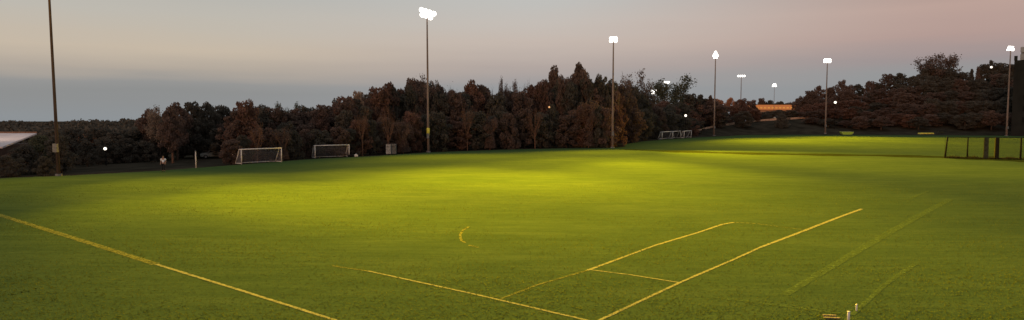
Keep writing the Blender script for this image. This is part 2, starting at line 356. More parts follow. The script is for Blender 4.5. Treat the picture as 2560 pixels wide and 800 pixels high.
# every prototype is 10 m tall; copies are scaled
def proto(kind, seed):
    random.seed(seed); global rng; rng = np.random.default_rng(seed)
    b = MB(); tips = []
    th = {'dense':.8, 'cone':.5, 'oak':2.0, 'bush':.3, 'open':2.6, 'bare':1.5, 'twig':1.2}[kind]
    trunk_top = {'dense':7, 'cone':9, 'oak':5, 'bush':4, 'open':4.5, 'bare':4, 'twig':4.2}[kind]
    pts = [Vector((0,0,-.6))]; x = y = 0
    for i in range(5):
        x += random.uniform(-.12,.12); y += random.uniform(-.12,.12); pts.append(Vector((x, y, trunk_top*(i+1)/5)))
    r0 = {'bush':.12, 'bare':.2, 'twig':.16}.get(kind, .24)
    b.tube(pts, [r0*1.3, r0, r0*.9, r0*.8, r0*.65, r0*.4], 7)
    cs = []; ss = []
    if kind in ('bare', 'twig', 'open'):
        for k in range(9):
            i = random.choice((2,3,4,5)); a_ = k*2.4+random.random(); 
            limb_tree(b, pts[i], (math.cos(a_), math.sin(a_), 1.1 if kind != 'open' else .8), 2.6 if kind != 'open' else 2.3, .09, 3 if kind != 'open' else 2, tips, .6)
        T = np.array([tuple(t) for t in tips]); T[:, 2] *= 9.8/T[:, 2].max() if T[:, 2].max() > 9.8 else 1
        npc = {'bare':0, 'twig':2, 'open':26}[kind]
        if npc:
            c = np.repeat(T, npc, axis=0); c = c+rng.normal(size=c.shape)*(.22 if kind == 'twig' else .34); cs.append(c); ss.append(rng.uniform(.12, .28, len(c)))
        else:
            c = T[::3]+rng.normal(size=T[::3].shape)*.15; cs.append(c); ss.append(rng.uniform(.1, .2, len(c)))
        if kind == 'twig':       # leafy lower half
            k = 5200; u_ = rng.uniform(0, 1, k); z_ = .4+u_*5.6; rr = (2.5-.28*z_)*np.sqrt(rng.uniform(.1, 1, k)); an = rng.uniform(0, 6.283, k)
            cs.append(np.stack([rr*np.cos(an), rr*np.sin(an), z_], 1)); ss.append(rng.uniform(.15, .34, k))
    else:
        NC = {'dense':62, 'cone':60, 'oak':54, 'bush':55}[kind]
        for k in range(NC):
            t_ = (k+.5)/NC
            if kind == 'dense': z_ = .9+t_*8.3; R_ = 2.9*math.sin(min(1, (t_*.78+.14))*math.pi)**.5
            elif kind == 'cone': z_ = .5+t_*9.0; R_ = 2.3*(1-t_)**.75+.12
            elif kind == 'oak': z_ = 2.6+t_*6.4; R_ = 3.2*math.sin(min(1, (t_*.86+.16))*math.pi)**.6
            else: z_ = .3+t_*8.4; R_ = 4.6*(1-t_**2)**.5+.2
            an = k*2.39996+random.uniform(-.5,.5); rr = R_*random.uniform(.35, 1.0)*random.choice((1, 1, .9, 1.12))
            cc = np.array((rr*math.cos(an), rr*math.sin(an), z_+random.uniform(-.35,.35)))
            cr_ = random.uniform(.5, 1.05)*(1.25 if kind == 'bush' else 1)*(.75 if kind == 'cone' else 1)
            nl = int(150*cr_**2)+20
            dd = rng.normal(size=(nl, 3)); dd /= np.linalg.norm(dd, axis=1)[:, None]; dd *= (cr_*rng.uniform(.5, 1.08, nl)**.6)[:, None]; dd[:, 2] *= .75
            cs.append(cc+dd); ss.append(rng.uniform(.16, .36, nl))
            if k % 3 == 0:
                i = min(5, max(1, int(z_/trunk_top*5))); q = pts[i]
                b.tube([q, (q+Vector(cc))/2+Vector((0,0,.25)), Vector(cc)], [.09,.06,.02], 4, cap=False)
    C_ = np.concatenate(cs); s_ = np.concatenate(ss)
    C_[:, 2] *= 9.8/np.quantile(C_[:, 2], .997)
    w = 2*np.quantile(np.hypot(C_[:, 0], C_[:, 1]), .95)
    return dict(kind=kind, trunk=b.mesh('trunk', M['bark'], True), crown=leaves_mesh('crown', C_, s_, M['brown']), w=w)
PR = {k: [proto(k, s*7+hash_) for s in range(n)] for hash_, (k, n) in enumerate([('dense',4),('cone',2),('oak',3),('bush',3),('open',2),('bare',2),('twig',2)])}
random.seed(5)
COLW = {'rust':'rust brown', 'brown':'dull brown', 'dark':'nearly black', 'green':'dark green', 'tan':'pale tan', 'orange':'orange-lit'}
KINDW = {'dense':'dense rounded tree', 'cone':'pointed narrow tree', 'oak':'broad domed tree', 'bush':'low spreading bush', 'open':'airy open-branched tree', 'bare':'bare twiggy tree', 'twig':'half-bare twiggy tree'}
NAMEW = {'dense':'deciduous_tree', 'cone':'pointed_tree', 'oak':'broad_tree', 'bush':'bush', 'open':'open_tree', 'bare':'bare_tree', 'twig':'twiggy_tree'}
TREES = []
def tree(px, ytop, depth, kind, colr, wpx=None, label=None, group='trees of the wood around the fields', front=True, trunkm=None):
    if 1620 < px < 1760 and depth < 260: depth += 12
    if 1738 < px < 1840 and depth < 262: depth = 262 + random.uniform(0, 8)
    p = P(px, ytop, depth); z0 = tz(p.x, p.y); h = p.z-z0
    if h < .8: h = .8
    pr = random.choice(PR[kind]); s = h/10
    w = wpx/F*depth/pr['w'] if wpx else s*random.uniform(.9, 1.2)*1.1
    e = thing(NAMEW[kind], label, 'bush' if kind == 'bush' else 'tree', (p.x, p.y, z0), random.uniform(0, 6.28), group)
    e.scale = (w, w, s)
    for part in ('trunk', 'crown'):
        o = bpy.data.objects.new(part, pr[part]); COL.objects.link(o); o.parent = e
        mm = M[colr] if part == 'crown' else (trunkm or M['bark'])
        o.material_slots[0].link = 'OBJECT'; o.material_slots[0].material = mm
    TREES.append(dict(o=e, px=px, kind=kind, col=colr, front=front, label=label, y=ytop)); return e
def edge_d(px): return float(np.interp((px-1280)/F*1.0045, ea, ed))

SKY = [(-80,300),(0,302),(30,298),(60,301),(140,302),(230,296),(290,300),(330,294),(345,292),(370,276),(400,268),(450,258),(520,257),(570,264),(610,250),(640,260),(700,264),(740,266),(780,266),(830,252),(880,232),(930,220),(970,208),(1020,202),(1050,194),(1080,204),(1120,212),(1160,212),(1180,202),(1220,214),(1260,206),(1300,204),(1340,212),(1385,172),(1420,190),(1450,160),(1480,196),(1500,190),(1530,204),(1585,182),(1620,218),(1660,200),(1700,212),(1720,236),(1770,240),(1800,246),(1850,244),(1870,246),(1900,252),(1990,248)]
def sky(px): return float(np.interp(px, [s[0] for s in SKY], [s[1] for s in SKY]))

# skyline trees, read off the photograph: px, top row, depth beyond the lawn edge, kind, colour, crown width in picture columns
SKY2 = [(px, y+(14 if 1105 < px < 1150 else 18 if 1225 < px < 1325 else 22 if 1560 < px < 1630 else 48 if 1630 <= px < 1712 else 5)) for px, y in [(q, sky(q)) for q in range(-80, 1990, 10)]]
def sky2(px): return float(np.interp(px, [s[0] for s in SKY2], [s[1] for s in SKY2]))
front = [
 (372,272,30,'oak','brown',60),(398,266,26,'open','tan',60),(440,256,24,'oak','brown',70),(482,254,28,'dense','dark',64),(520,256,30,'oak','dark',62),(556,263,32,'dense','dark',54),
 (611,249,10,'dense','rust',66),(652,262,22,'dense','dark',56),(703,256,22,'open','green',40),(728,256,24,'open','green',36),(690,268,14,'dense','brown',60),
 (765,264,20,'dense','dark',60),(805,262,14,'dense','brown',64),(842,246,26,'oak','dark',60),(868,240,12,'dense','rust',60),(893,228,26,'dense','tan',44),(930,216,26,'bare','brown',22),
 (948,216,12,'dense','rust',60),(972,205,16,'oak','rust',56),(1002,222,20,'dense','brown',56),(1030,196,18,'dense','brown',52),(1057,189,14,'twig','brown',60),(1086,204,16,'dense','dark',44),
 (1122,206,22,'bare','dark',80),(1100,232,10,'dense','dark',50),(1142,226,9,'dense','brown',56),(1180,200,12,'oak','rust',62),(1212,212,14,'dense','brown',46),(1240,214,18,'bare','tan',40),
 (1258,195,18,'open','brown',26),(1283,200,18,'open','brown',30),(1310,194,20,'bare','tan',50),(1332,212,16,'dense','rust',52),(1240,232,8,'dense','dark',60),(1300,228,8,'dense','brown',60),
 (1352,206,10,'dense','rust',44),(1386,164,16,'oak','brown',54),(1408,188,10,'dense','brown',44),(1448,158,14,'oak','brown',58),(1428,205,8,'dense','dark',50),(1470,196,9,'dense','dark',50),(1502,186,10,'dense','dark',46),
 (1528,198,12,'dense','dark',42),(1556,196,18,'twig','brown',52),(1586,178,22,'twig','brown',66),(1612,204,22,'twig','brown',50),(1566,226,8,'dense','brown',60),(1606,248,8,'dense','dark',56),
 (1676,190,44,'open','green',104),(1640,264,10,'dense','dark',50),(1672,262,8,'dense','dark',50),(1704,256,12,'dense','dark',50),(1728,234,20,'dense','dark',50),(1752,236,18,'oak','dark',44),(1776,238,14,'cone','brown',24)]
for px, yt, d, k, c, w in front: tree(px, yt, edge_d(px)+d*1.0+6, k, c, w)
for px in range(585, 1790, 19):
    q = px+random.uniform(-6,6)
    tree(q, sky2(q)+random.uniform(0,14), edge_d(q)+random.uniform(16,36), random.choice(('dense','oak','oak')), random.choice(('rust','brown','brown','dark')), random.uniform(50,76), front=False)
for px, yt, k in [(640,300,'bare'),(705,318,'twig'),(905,262,'bare'),(968,258,'bare'),(1008,300,'twig'),(1168,250,'bare'),(1225,290,'twig'),(1338,262,'bare'),(1472,250,'twig'),(1583,262,'bare')]:
    tree(px, yt, edge_d(px)+3.2, k, 'brown', 40, trunkm=M['bark_pale'])
# the lighter leaning trunk tree by the player
tree(428, 268, edge_d(428)+22, 'oak', 'brown', 60, trunkm=M['bark_pale'])
# low growth along the wood's foot
for px in list(range(575, 1560, 27))+list(range(1575, 1780, 24)):
    q = px+random.uniform(-8,8); e_ = edge_d(q); yb = HY+F*H/e_
    tree(q, yb-(yb-sky(q))*random.uniform(.42,.62), e_+random.uniform(4,8), random.choice(('dense','bush','dense')), random.choice(('dark','dark','brown','brown','rust')), random.uniform(50,66), front=False)
# second rank filling the wood
for px in range(560, 1790, 30):
    q = px+random.uniform(-8,8)
    tree(q, sky2(q)+random.uniform(12,46), edge_d(q)+random.uniform(14,34), random.choice(('dense','oak','dense')), random.choice(('rust','brown','brown','dark')), random.uniform(48,62), front=False)
# left: dark clumps at the lawn edge hiding the shed and the car park
for px, yt, d, k, c, w in [(-30,375,6,'bush','brown',80),(18,388,4,'bush','dark',70),(60,362,8,'bush','dark',90),(98,338,10,'bush','green',80),(128,326,14,'dense','dark',70),(40,378,12,'bush','brown',70),(150,338,8,'dense','dark',60),(112,390,3,'bush','dark',50)]:
    tree(px, yt, edge_d(px)+d, k, c, w)
for px, yt, d, k, c, w in [(178,318,34,'dense','dark',60),(216,352,26,'dense','dark',44),(204,336,40,'open','orange',60),(250,318,40,'dense','dark',66),(285,330,34,'oak','dark',76),(330,322,36,'dense','dark',76),(365,318,38,'dense','dark',66),(262,345,30,'bush','dark',60),(312,345,30,'bush','dark',80),(358,352,30,'bush','dark',70),(400,335,34,'dense','dark',60),(455,330,38,'dense','dark',60),(500,325,36,'dense','dark',60),(548,320,30,'dense','dark',60),(190,372,34,'bush','brown',50),(70,386,20,'open','orange',40)]:
    tree(px, yt, edge_d(px)+d, k, c, w)
# far wooded ridge at left (too far to count): one mass of foliage
cs = []; ss = []
for px in np.arange(-160, 760, 3.4):
    for d in (240, 330, 430, 560):
        q = px+random.uniform(-6,6); t_ = {240:22, 330:14, 430:6, 560:1}[d]; p = P(q, sky(min(q, 350))+t_+random.uniform(-2,6), d); z0 = tz(p.x, p.y); r = random.uniform(3.5,6.5)
        n = 60; dd = rng.normal(size=(n,3)); dd /= np.linalg.norm(dd, axis=1)[:,None]; dd *= r*rng.uniform(.4,1,n)[:,None]; dd[:,2] *= 1.0
        cs.append(np.array((p.x, p.y, p.z-r))+dd); ss.append(rng.uniform(1.0,2.2,n))
        n = 50; col_ = np.stack([rng.normal(0,3,n), rng.normal(0,2,n), rng.uniform(min(z0, p.z-r)-p.z, 0, n)], 1); cs.append(np.array((p.x,p.y,p.z))+col_-np.array((0,0,r))); ss.append(rng.uniform(1.5,3,n))
o = bpy.data.objects.new('woodland', leaves_mesh('woodland', np.concatenate(cs), np.concatenate(ss), M['dark'])); COL.objects.link(o)
tag(o, 'far dark wooded ridge along the left horizon, beyond the lawn', 'woodland', kind='stuff')

# behind the slope: far trees with lamp light put into their orange leaf colour, dark scrub in front of the long building
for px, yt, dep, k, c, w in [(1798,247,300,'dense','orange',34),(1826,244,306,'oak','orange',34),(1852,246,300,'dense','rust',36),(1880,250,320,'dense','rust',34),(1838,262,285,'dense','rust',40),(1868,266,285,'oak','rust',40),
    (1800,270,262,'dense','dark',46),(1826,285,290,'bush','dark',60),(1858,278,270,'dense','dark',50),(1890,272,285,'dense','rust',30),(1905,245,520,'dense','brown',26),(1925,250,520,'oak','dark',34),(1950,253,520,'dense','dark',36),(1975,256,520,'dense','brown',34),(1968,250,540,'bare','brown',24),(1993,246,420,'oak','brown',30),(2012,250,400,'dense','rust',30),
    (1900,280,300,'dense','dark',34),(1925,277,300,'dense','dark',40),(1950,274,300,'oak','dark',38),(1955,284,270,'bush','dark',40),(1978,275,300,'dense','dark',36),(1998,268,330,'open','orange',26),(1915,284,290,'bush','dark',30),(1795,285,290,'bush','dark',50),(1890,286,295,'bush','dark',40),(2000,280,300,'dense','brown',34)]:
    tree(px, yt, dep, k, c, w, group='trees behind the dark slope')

# right-hand hill
RS = [(2000,240),(2020,226),(2050,214),(2080,216),(2108,204),(2140,213),(2175,206),(2200,208),(2225,188),(2255,182),(2285,192),(2310,178),(2345,164),(2375,168),(2405,180),(2420,178),(2455,164),(2485,156),(2512,160),(2530,162),(2620,150)]
def rsky(px): return float(np.interp(px, [s[0] for s in RS], [s[1] for s in RS]))
for px, yt, k, c, w in [(2008,240,'dense','brown',30),(2026,226,'dense','brown',36),(2048,214,'oak','brown',38),(2076,216,'dense','brown',36),(2106,200,'dense','brown',26),(2120,212,'dense','brown',36),(2146,210,'oak','dark',36),(2174,202,'dense','brown',26),(2194,206,'dense','dark',34),
    (2222,184,'dense','brown',36),(2250,182,'oak','dark',46),(2282,190,'dense','dark',44),(2312,172,'oak','dark',40),(2344,132,'open','brown',92),(2346,164,'dense','dark',50),(2376,170,'dense','dark',46),(2408,180,'dense','dark',46),(2430,172,'cone','dark',16),(2446,166,'cone','brown',18),(2462,160,'dense','dark',36),(2478,150,'oak','dark',26),(2496,157,'dense','dark',44),(2522,160,'dense','dark',40),(2545,160,'dense','dark',50)]:
    tree(px, yt, edge_d(px)+random.uniform(88,100)-max(0, (2060-px))*.6, k, c, w, group='trees on the right hill')
hill = []
for row, (d0, fr) in enumerate([(20,.78),(34,.56),(52,.38),(72,.20)]):
    for px in range(2040-row*10, 2600, 28):
        q = px+random.uniform(-10,10); yt = rsky(q)+(322-rsky(q))*fr+random.uniform(-10,8)
        yt = min(yt, P(0,0,1).z and 400)
        hill.append(tree(q, yt, edge_d(q)+d0+random.uniform(-3,5), random.choice(('dense','oak','dense')), random.choice(('rust','brown','dark','brown') if q < 2330 else ('dark','brown','dark')), random.uniform(40,56), front=False, group='trees on the right hill'))

# small shrubs at pole feet and lawn edge
for px, yb, w, hpx, lab in [(1502,369,26,9,'low dark shrub just left of the second floodlight pole foot'),(1552,368,22,8,'low shrub just right of the second floodlight pole foot'),(2352,337,14,6,'small shrub right of the long yellow mat cover'),(1112,380,14,8,'small shrub right of the central floodlight pole foot')]:
    g_ = G(px, yb); tree(px, yb-hpx, g_[1]+.5, 'bush', 'green', w, label=lab)

LM = [(147,'left tall pole'),(408,'player in white'),(490,'short white post'),(655,'near left goal'),(835,'second goal'),(978,'grey cabinets'),(1071,'central floodlight pole'),(1531,'second floodlight pole'),(1690,'row of small goals'),(1785,'third floodlight pole'),(1938,'long orange building'),(2063,'pole before the hill'),(2116,'lime skip'),(2315,'yellow mat cover'),(2517,'far right floodlight pole')]
from collections import defaultdict
cnt = defaultdict(int); ORD = ['first','second','third','fourth','fifth','sixth','seventh','eighth','ninth','tenth','eleventh','twelfth']
sel = sorted([t for t in TREES if t['front'] and not t['label']], key=lambda t: t['px'])
bylm = defaultdict(list)
for t in sel:
    l = min(LM, key=lambda q: abs(q[0]-t['px'])); side = 'right' if t['px'] >= l[0] else 'left'
    bylm[(l[1], side, t['col'], t['kind'])].append((abs(t['px']-l[0]), t))
for (ln, side, c, k), ts in bylm.items():
    ts.sort(key=lambda q: q[0])
    for i, (_, t) in enumerate(ts):
        pre = '' if len(ts) == 1 else ORD[min(i, 11)]+' '
        t['o']['label'] = f"{pre}{COLW[c]} {KINDW[k]} {'behind' if t['kind']!='bush' else 'growing'} to the {side} of the {ln}"
for t in TREES:
    if t['front'] or t['label']: continue
    px = t['px']
    if px > 1950: s_ = 'brown tree massed on the right hillside below the skyline'
    else:
        s_ = next(s for lim, s in [(835,'crowded tree in the dark wood left of the second goal'),(1071,'crowded tree in the dark wood between second goal and central pole'),(1531,'crowded tree in the dark wood between central and second floodlight poles'),(9999,'crowded tree in the dark wood behind the row of small goals')] if px < lim)
    t['o']['label'] = s_; t['o']['group'] = s_

# ---------------------------------------------------------------- floodlight poles
def spot(parent, loc, target, power, cone, blend=1.0, col=(1,.59,.0)):
    ld = bpy.data.lights.new('lamp_light', 'SPOT'); ld.energy = power; ld.spot_size = R(cone); ld.spot_blend = blend; ld.color = col; ld.shadow_soft_size = .6
    o = bpy.data.objects.new('lamp_light', ld); COL.objects.link(o); o.parent = parent; o.location = loc
    d = Vector(target)-(parent.matrix_basis @ Vector(loc)); o.rotation_euler = (parent.matrix_basis.to_3x3().inverted() @ d).to_track_quat('-Z', 'Y').to_euler()
def lamp_meshes(r):
    h = MB(); n = 14; prof = [(0,.30,.14),(1,.22,.28),(2,.05,.44),(3,0,.5)]
    rings = [[(rr*2*r*math.cos(k*2*math.pi/n), -.5*r*0-(.30-d_)*2*r*1.0, rr*2*r*math.sin(k*2*math.pi/n)) for k in range(n)] for _, d_, rr in prof]
    # housing opens toward -y
    rings = [[(rr*2*r*math.cos(k*2*math.pi/n), d_*2*r, rr*2*r*math.sin(k*2*math.pi/n)) for k in range(n)] for _, d_, rr in prof]
    fs = [(i*n+k, i*n+(k+1) % n, (i+1)*n+(k+1) % n, (i+1)*n+k) for i in range(3) for k in range(n)]+[tuple(range(n))]
    h.add([v for q in rings for v in q], fs)
    l = MB(); vs = [(0,-.16*r,0)]
    for rr, yy in ((.5,-.12),(.97,.02)): vs += [(rr*r*math.cos(k*2*math.pi/n), yy*r, rr*r*math.sin(k*2*math.pi/n)) for k in range(n)]
    l.add(vs, [(0, 1+k, 1+(k+1) % n) for k in range(n)]+[(1+k, 1+n+k, 1+n+(k+1) % n, 1+(k+1) % n) for k in range(n)])
    return h.mesh('floodlight', M['fixture'], True), l.mesh('lens', M['lens'], True)
def pole(px, yb, head, label, layout, yaw, r=.42, lean=0, depth=None, gray=None, hz=None, pr_=.22, spots=(), sp=1.7, mat_=None, roll=0, group='floodlight poles round the fields', ladder=False):
    if depth is None: x, y = G(px, yb)
    else: pt = P(px, 300, depth); x, y = pt.x, depth
    z0 = tz(x, y)
    top = hz if hz else P(head[0], head[1], y).z
    e = thing('floodlight_pole', label, 'floodlight', (x, y, z0), 0, group); h = top-z0
    dx = lean
    b = MB(); b.tube([(0,0,-.3),(dx*.3,0,h*.3),(dx*.7,0,h*.7),(dx,0,h)], [pr_*1.25, pr_, pr_*.8, pr_*.6], 12, 0)
    b.build('pole', mat_ or M['pole'], e, True)
    b = MB(); b.tube([(0,0,-.2),(0,0,.25)], pr_*2.2, 12); b.build('footing', M['steel'], e)
    b = MB(); b.box(-.22,.22,-pr_*1.2-.3,-pr_*1.05,2.6,3.5); b.build('control_box', M['steel'], e)
    H_, L_ = lamp_meshes(r)
    rz = Matrix.Rotation(yaw, 4, 'Z') @ Matrix.Rotation(roll, 4, 'Y')
    c = Vector((dx, 0, h))
    rows = len(layout); zs = [(-(rows-1)/2+i)*r*sp for i in range(rows)]
    for zi, cntl in zip(zs, layout):
        half = (cntl-1)/2*r*sp+.2
        a = rz @ Vector((-half, .35, zi)); d_ = rz @ Vector((half, .35, zi))
        b = MB(); b.tube([c+a, c+d_], .07, 6); b.build('crossarm', M['fixture'], e)
        for k in range(cntl):
            p = c+(rz @ Vector(((k-(cntl-1)/2)*r*sp, 0, zi)))
            o = bpy.data.objects.new('floodlight', H_); COL.objects.link(o); o.parent = e; o.location = p
            o.rotation_euler = (Matrix.Rotation(yaw+random.uniform(-.12,.12), 4, 'Z') @ Matrix.Rotation(R(random.uniform(14,24)), 4, 'X')).to_euler()
            q = bpy.data.objects.new('lens', L_); COL.objects.link(q); q.parent = o
    e_ = e
    for sp_ in spots: spot(e, (c.x, c.y-1.2, c.z-.2), *sp_)
    return e
KW = 1000.
pole(147, 440, (126,-160), 'tall brown pole at the left edge of the lawn, its top above the picture', (3,3), R(35), r=.42, lean=-0.25, pr_=.15, mat_=M['darkpole'], spots=[((-8,50,0), 330*KW, 38), ((-22,58,0), 86*KW, 60), ((30,62,0), 480*KW, 36), ((5,75,0), 230*KW, 45), ((-5,45,0), 60*KW, 60), ((-40,58,0), 26*KW, 84), ((-15,37,0), 190*KW, 34), ((-80,96,2), 60*KW, 27, 1.0, (1,.78,.62))])  # last spot is added, turned backwards to brighten the shed roof
pole(1071, 380.5, (1065,35), 'tallest looking floodlight pole, in front of the wood right of the grey cabinets', (3,4), R(-12), r=.48, pr_=.2, lean=-.05, roll=R(18), spots=[((52,88,0), 420*KW, 40), ((0,46,0), 900*KW, 34), ((38,76,0), 200*KW, 34), ((-4,92,0), 80*KW, 84)])
pole(1531, 370, (1531,99), 'floodlight pole standing before the wood left of the small goals', (3,3), R(4), r=.36, sp=1.5, pr_=.2, spots=[((4,66,0), 520*KW, 38), ((14,50,0), 1250*KW, 31), ((45,108,0), 340*KW, 56), ((22,104,0), 110*KW, 90), ((4,98,0), 60*KW, 64)])
pole(1785, 341, (1783,137), 'floodlight pole between the small goals and the dark slope', (2,3,2,1), R(0), r=.42, sp=1.5, pr_=.24, spots=[((85,162,0), 560*KW, 64), ((64,128,0), 900*KW, 46)])
pole(2063, 336.8, (2066,152), 'floodlight pole at the foot of the right hill beside the dark slope', (4,4), R(2), r=.46, sp=1.5, pr_=.26, spots=[((78,140,0), 1150*KW, 52), ((100,165,0), 620*KW, 76)])
pole(2516, 340, (2527,121), 'floodlight pole behind the fence beside the tall dark building', (5,4), R(22), r=.48, pr_=.28, lean=.05, spots=[((112,160,0), 330*KW, 76)])
pole(1851, 300, (1852,190), 'small distant floodlight pole rising over the orange trees', (4,), R(-8), r=.45, depth=300, pr_=.2, sp=1.9)
pole(1934, 300, (1934,213), 'most distant floodlight above the long orange building', (3,2), R(8), r=.55, depth=390, pr_=.14)
pole(1634, 300, (1634,230), 'distant floodlight shining at the left edge of the airy green tree', (3,3), R(5), r=.6, depth=330, pr_=.2)
pole(1666, 300, (1666,206), 'distant floodlight glowing through the crown of the airy green tree', (3,), R(5), r=.6, depth=330, pr_=.2)

def street_lamp(px, py, depth, label, r=.35, m='dimlens'):
    p = P(px, py, depth); z0 = tz(p.x, p.y); e = thing('street_lamp', label, 'street lamp', (p.x, p.y, z0), 0, 'small lamps among the trees'); h = max(2.5, p.z-z0)
    b = MB(); b.tube([(0,0,-.2),(0,0,h-r)], [.1,.06], 8); b.build('post', M['darkpost'], e)
    b = MB(); b.sphere((0,-.1,h), r); b.build('globe', M[m], e, True)
    b = MB(); b.tube([(0,0,h-r-.05),(0,0,h-r+.1)], [.16,.2], 8); b.build('collar', M['darkpost'], e)
M['amber'] = emit('amber_lamp_glass', (1,.5,.2), .7)
street_lamp(2088, 256, edge_d(2088)+14, 'small white globe lamp against the hill trees right of the pole', .5)
street_lamp(1714, 289, edge_d(1714)+3, 'small pale lamp among the trees above the small goals', .4)
street_lamp(1373, 268, edge_d(1373)+3, 'small amber lamp high in the wood between the tall poles', .2, 'amber')
street_lamp(265, 401, edge_d(265)+24, 'white lamp low in front of the dark trees left of the player', .22)
street_lamp(2478, 168, edge_d(2478)+84, 'pale lamp glinting on the hill top left of the far right pole', .5)

# ---------------------------------------------------------------- goals
def goal(name, gl, gr, h, depth_, label, group, r=.06, netd=.13, back_h=.0):
    gl = Vector((*gl, 0)); gr = Vector((*gr, 0)); w = (gr-gl).length; ang = math.atan2(gr.y-gl.y, gr.x-gl.x)
    e = thing(name, label, 'goal', (gl.x, gl.y, .02), ang, group)
    for x in (0, w):
        b = MB(); b.tube([(x,0,0),(x,0,h)], r, 8); b.build('post', M['goalpaint'], e, True)
    b = MB(); b.tube([(-r,0,h),(w+r,0,h)], r, 8); b.build('crossbar', M['goalpaint'], e, True)
    b = MB(); b.tube([(0,0,r),(0,depth_,r),(w,depth_,r),(w,0,r)], r*.7, 6); b.build('ground_frame', M['goalpaint'], e, True)
    for x in (0, w):
        b = MB(); b.tube([(x,0,h),(x,depth_*.35,h-.02),(x,depth_*.6,h*.55),(x,depth_,r)], r*.8, 6); b.build('stanchion', M['goalpaint'], e, True)
    b = MB(); c = .0075
    prof = [(.0,h),(depth_*.35,h-.03),(depth_*.6,h*.55),(depth_,.05)]
    nx_ = int(w/netd)
    for i in range(nx_+1):
        x = w*i/nx_; b.tube([(x, p[0]+.02*math.sin(x*7), p[1]-.03*math.sin(x*5)**2) for p in prof], c, 3, cap=False)
    ns = int(2.6*h/netd)
    seg = [Vector((0, *p)) for p in prof]
    for i in range(ns):
        t_ = i/ns*3; j = min(2, int(t_)); q = seg[j].lerp(seg[j+1], t_-j); b.tube([(0,q.y,q.z),(w/2,q.y+.04,q.z-.05),(w,q.y,q.z)], c, 3, cap=False)
    for x in (0, w):       # side nets
        for i in range(1, int(depth_/netd)):
            yy = i*netd; zz = np.interp(yy, [p[0] for p in prof], [p[1] for p in prof]); b.tube([(x,yy,.05),(x,yy,zz)], c, 3, cap=False)
        for i in range(1, int(h/netd)):
            zz = i*netd; yy = np.interp(-zz, [-p[1] for p in prof], [p[0] for p in prof]); b.tube([(x,0,zz),(x,yy,zz)], c, 3, cap=False)
    b.build('net', M['net'], e)
    return e
goal('football_goal', G(604,411), G(704,405.5), 2.0, 1.7, 'larger white-framed goal at the lawn edge nearest the player', 'goals at the lawn edge', r=.075)
goal('football_goal', G(788,395.5), G(873,392.5), 1.95, 1.7, 'second white-framed goal, left of the grey cabinets', 'goals at the lawn edge', r=.07)
for (a_, b_), lab in zip([((1655,349),(1681,346.5)),((1682,346.8),(1701,345)),((1710,345.5),(1728,343.8))], ['left small portable goal in the row before the wood','middle small portable goal in the row before the wood','right small portable goal in the row, nearest the third pole']):
    goal('small_goal', G(*a_), G(*b_), 2.25, 1.3, lab, 'small goals in a row', r=.12, netd=.22)
# white anchor sack by the second goal
x, y = G(890,392.5); b = MB(); b.sphere((0,0,.2), .33, 14, 8, 1.1, .8, .75); b.tube([(0,0,.4),(.05,0,.52)], [.12,.05], 8)
M['sack'] = mat('white_sacking', (.7,.62,.5), .9, .2, 5, .3); tag(b.build('anchor_sack', M['sack'], loc=(x,y,.0), smooth=True), 'pale tied sack on the grass at the right foot of the second goal', 'sack')
x, y = G(878,392.5); b = MB(); b.sphere((0,0,.22), .38, 14, 8, 1.5, .8, .62); b.tube([(-.25,0,.4),(-.1,0,.56),(.1,0,.56),(.25,0,.4)], .025, 6)
tag(b.build('kit_bag', M['darkpost'], loc=(x,y-.3,.02), smooth=True), 'dark kit bag lying in front of the second goal by its right post', 'bag')
# short white post
x, y = G(490,419.5); e = thing('marker_post', 'short white post standing alone between the player and the near goal', 'post', (x,y,0))
b = MB(); b.tube([(0,0,-.1),(0,0,2.05)], [.07,.06], 8); b.build('post', M['goalpaint'], e, True); b = MB(); b.sphere((0,0,2.07), .09); b.build('cap', M['steel'], e, True)

# cabinets
def cabinet(px, yb, w, h, label, m):
    x, y = G(px, yb); e = thing('utility_cabinet', label, 'cabinet', (x,y,.02), R(-4), 'grey cabinets at the wood')
    b = MB(); b.box(-w/2,w/2,-.3,.3,.12,h); b.build('housing', m, e)
    b = MB(); b.box(-w/2-.03,w/2+.03,-.34,.34,h+.003,h+.08); b.build('roof', M['steel'], e)
    b = MB(); b.box(-w/2+.05,w/2-.05,-.335,-.303,.2,h-.08); d = b.build('door', m, e); b = MB(); b.box(w/2-.16,w/2-.12,-.37,-.338,h*.45,h*.6); b.build('handle', M['darkpost'], d)
    b = MB(); [b.box(-w/2+.12,w/2-.2,-.36,-.338,h*.72+i*.07,h*.72+i*.07+.03) for i in range(4)]; b.build('vent', M['darkpost'], d)
    b = MB(); b.box(-w/2+.02,w/2-.02,-.28,.28,0,.117); b.build('plinth', M['darkpost'], e)
M['cab1'] = mat('cabinet_grey', (.34,.32,.28), .6, .45, 5); M['cab2'] = mat('cabinet_dull', (.13,.125,.11), .7, .4, 5)
cabinet(972, 386.5, .82, 1.72, 'paler left cabinet of the two beside each other at the wood', M['cab1'])
cabinet(985, 386.3, .78, 1.72, 'duller right cabinet of the two beside each other at the wood', M['cab2'])
# notice on central pole: yellow collar + junction box
x, y = G(1071,380.5); e = thing('pole_sleeve', 'yellow protective sleeve strapped on the lower central floodlight pole', 'sleeve', (x,y,2.6))
M['yellow'] = mat('yellow_plastic', (.75,.62,.07), .5, .15, 5)
b = MB(); b.tube([(0,0,.45),(0,0,1.9)], .29, 12); b.build('sleeve', M['yellow'], e, True); b = MB(); b.box(.29,.62,-.2,.2,0,.6); b.build('junction_box', M['darkpost'], e)

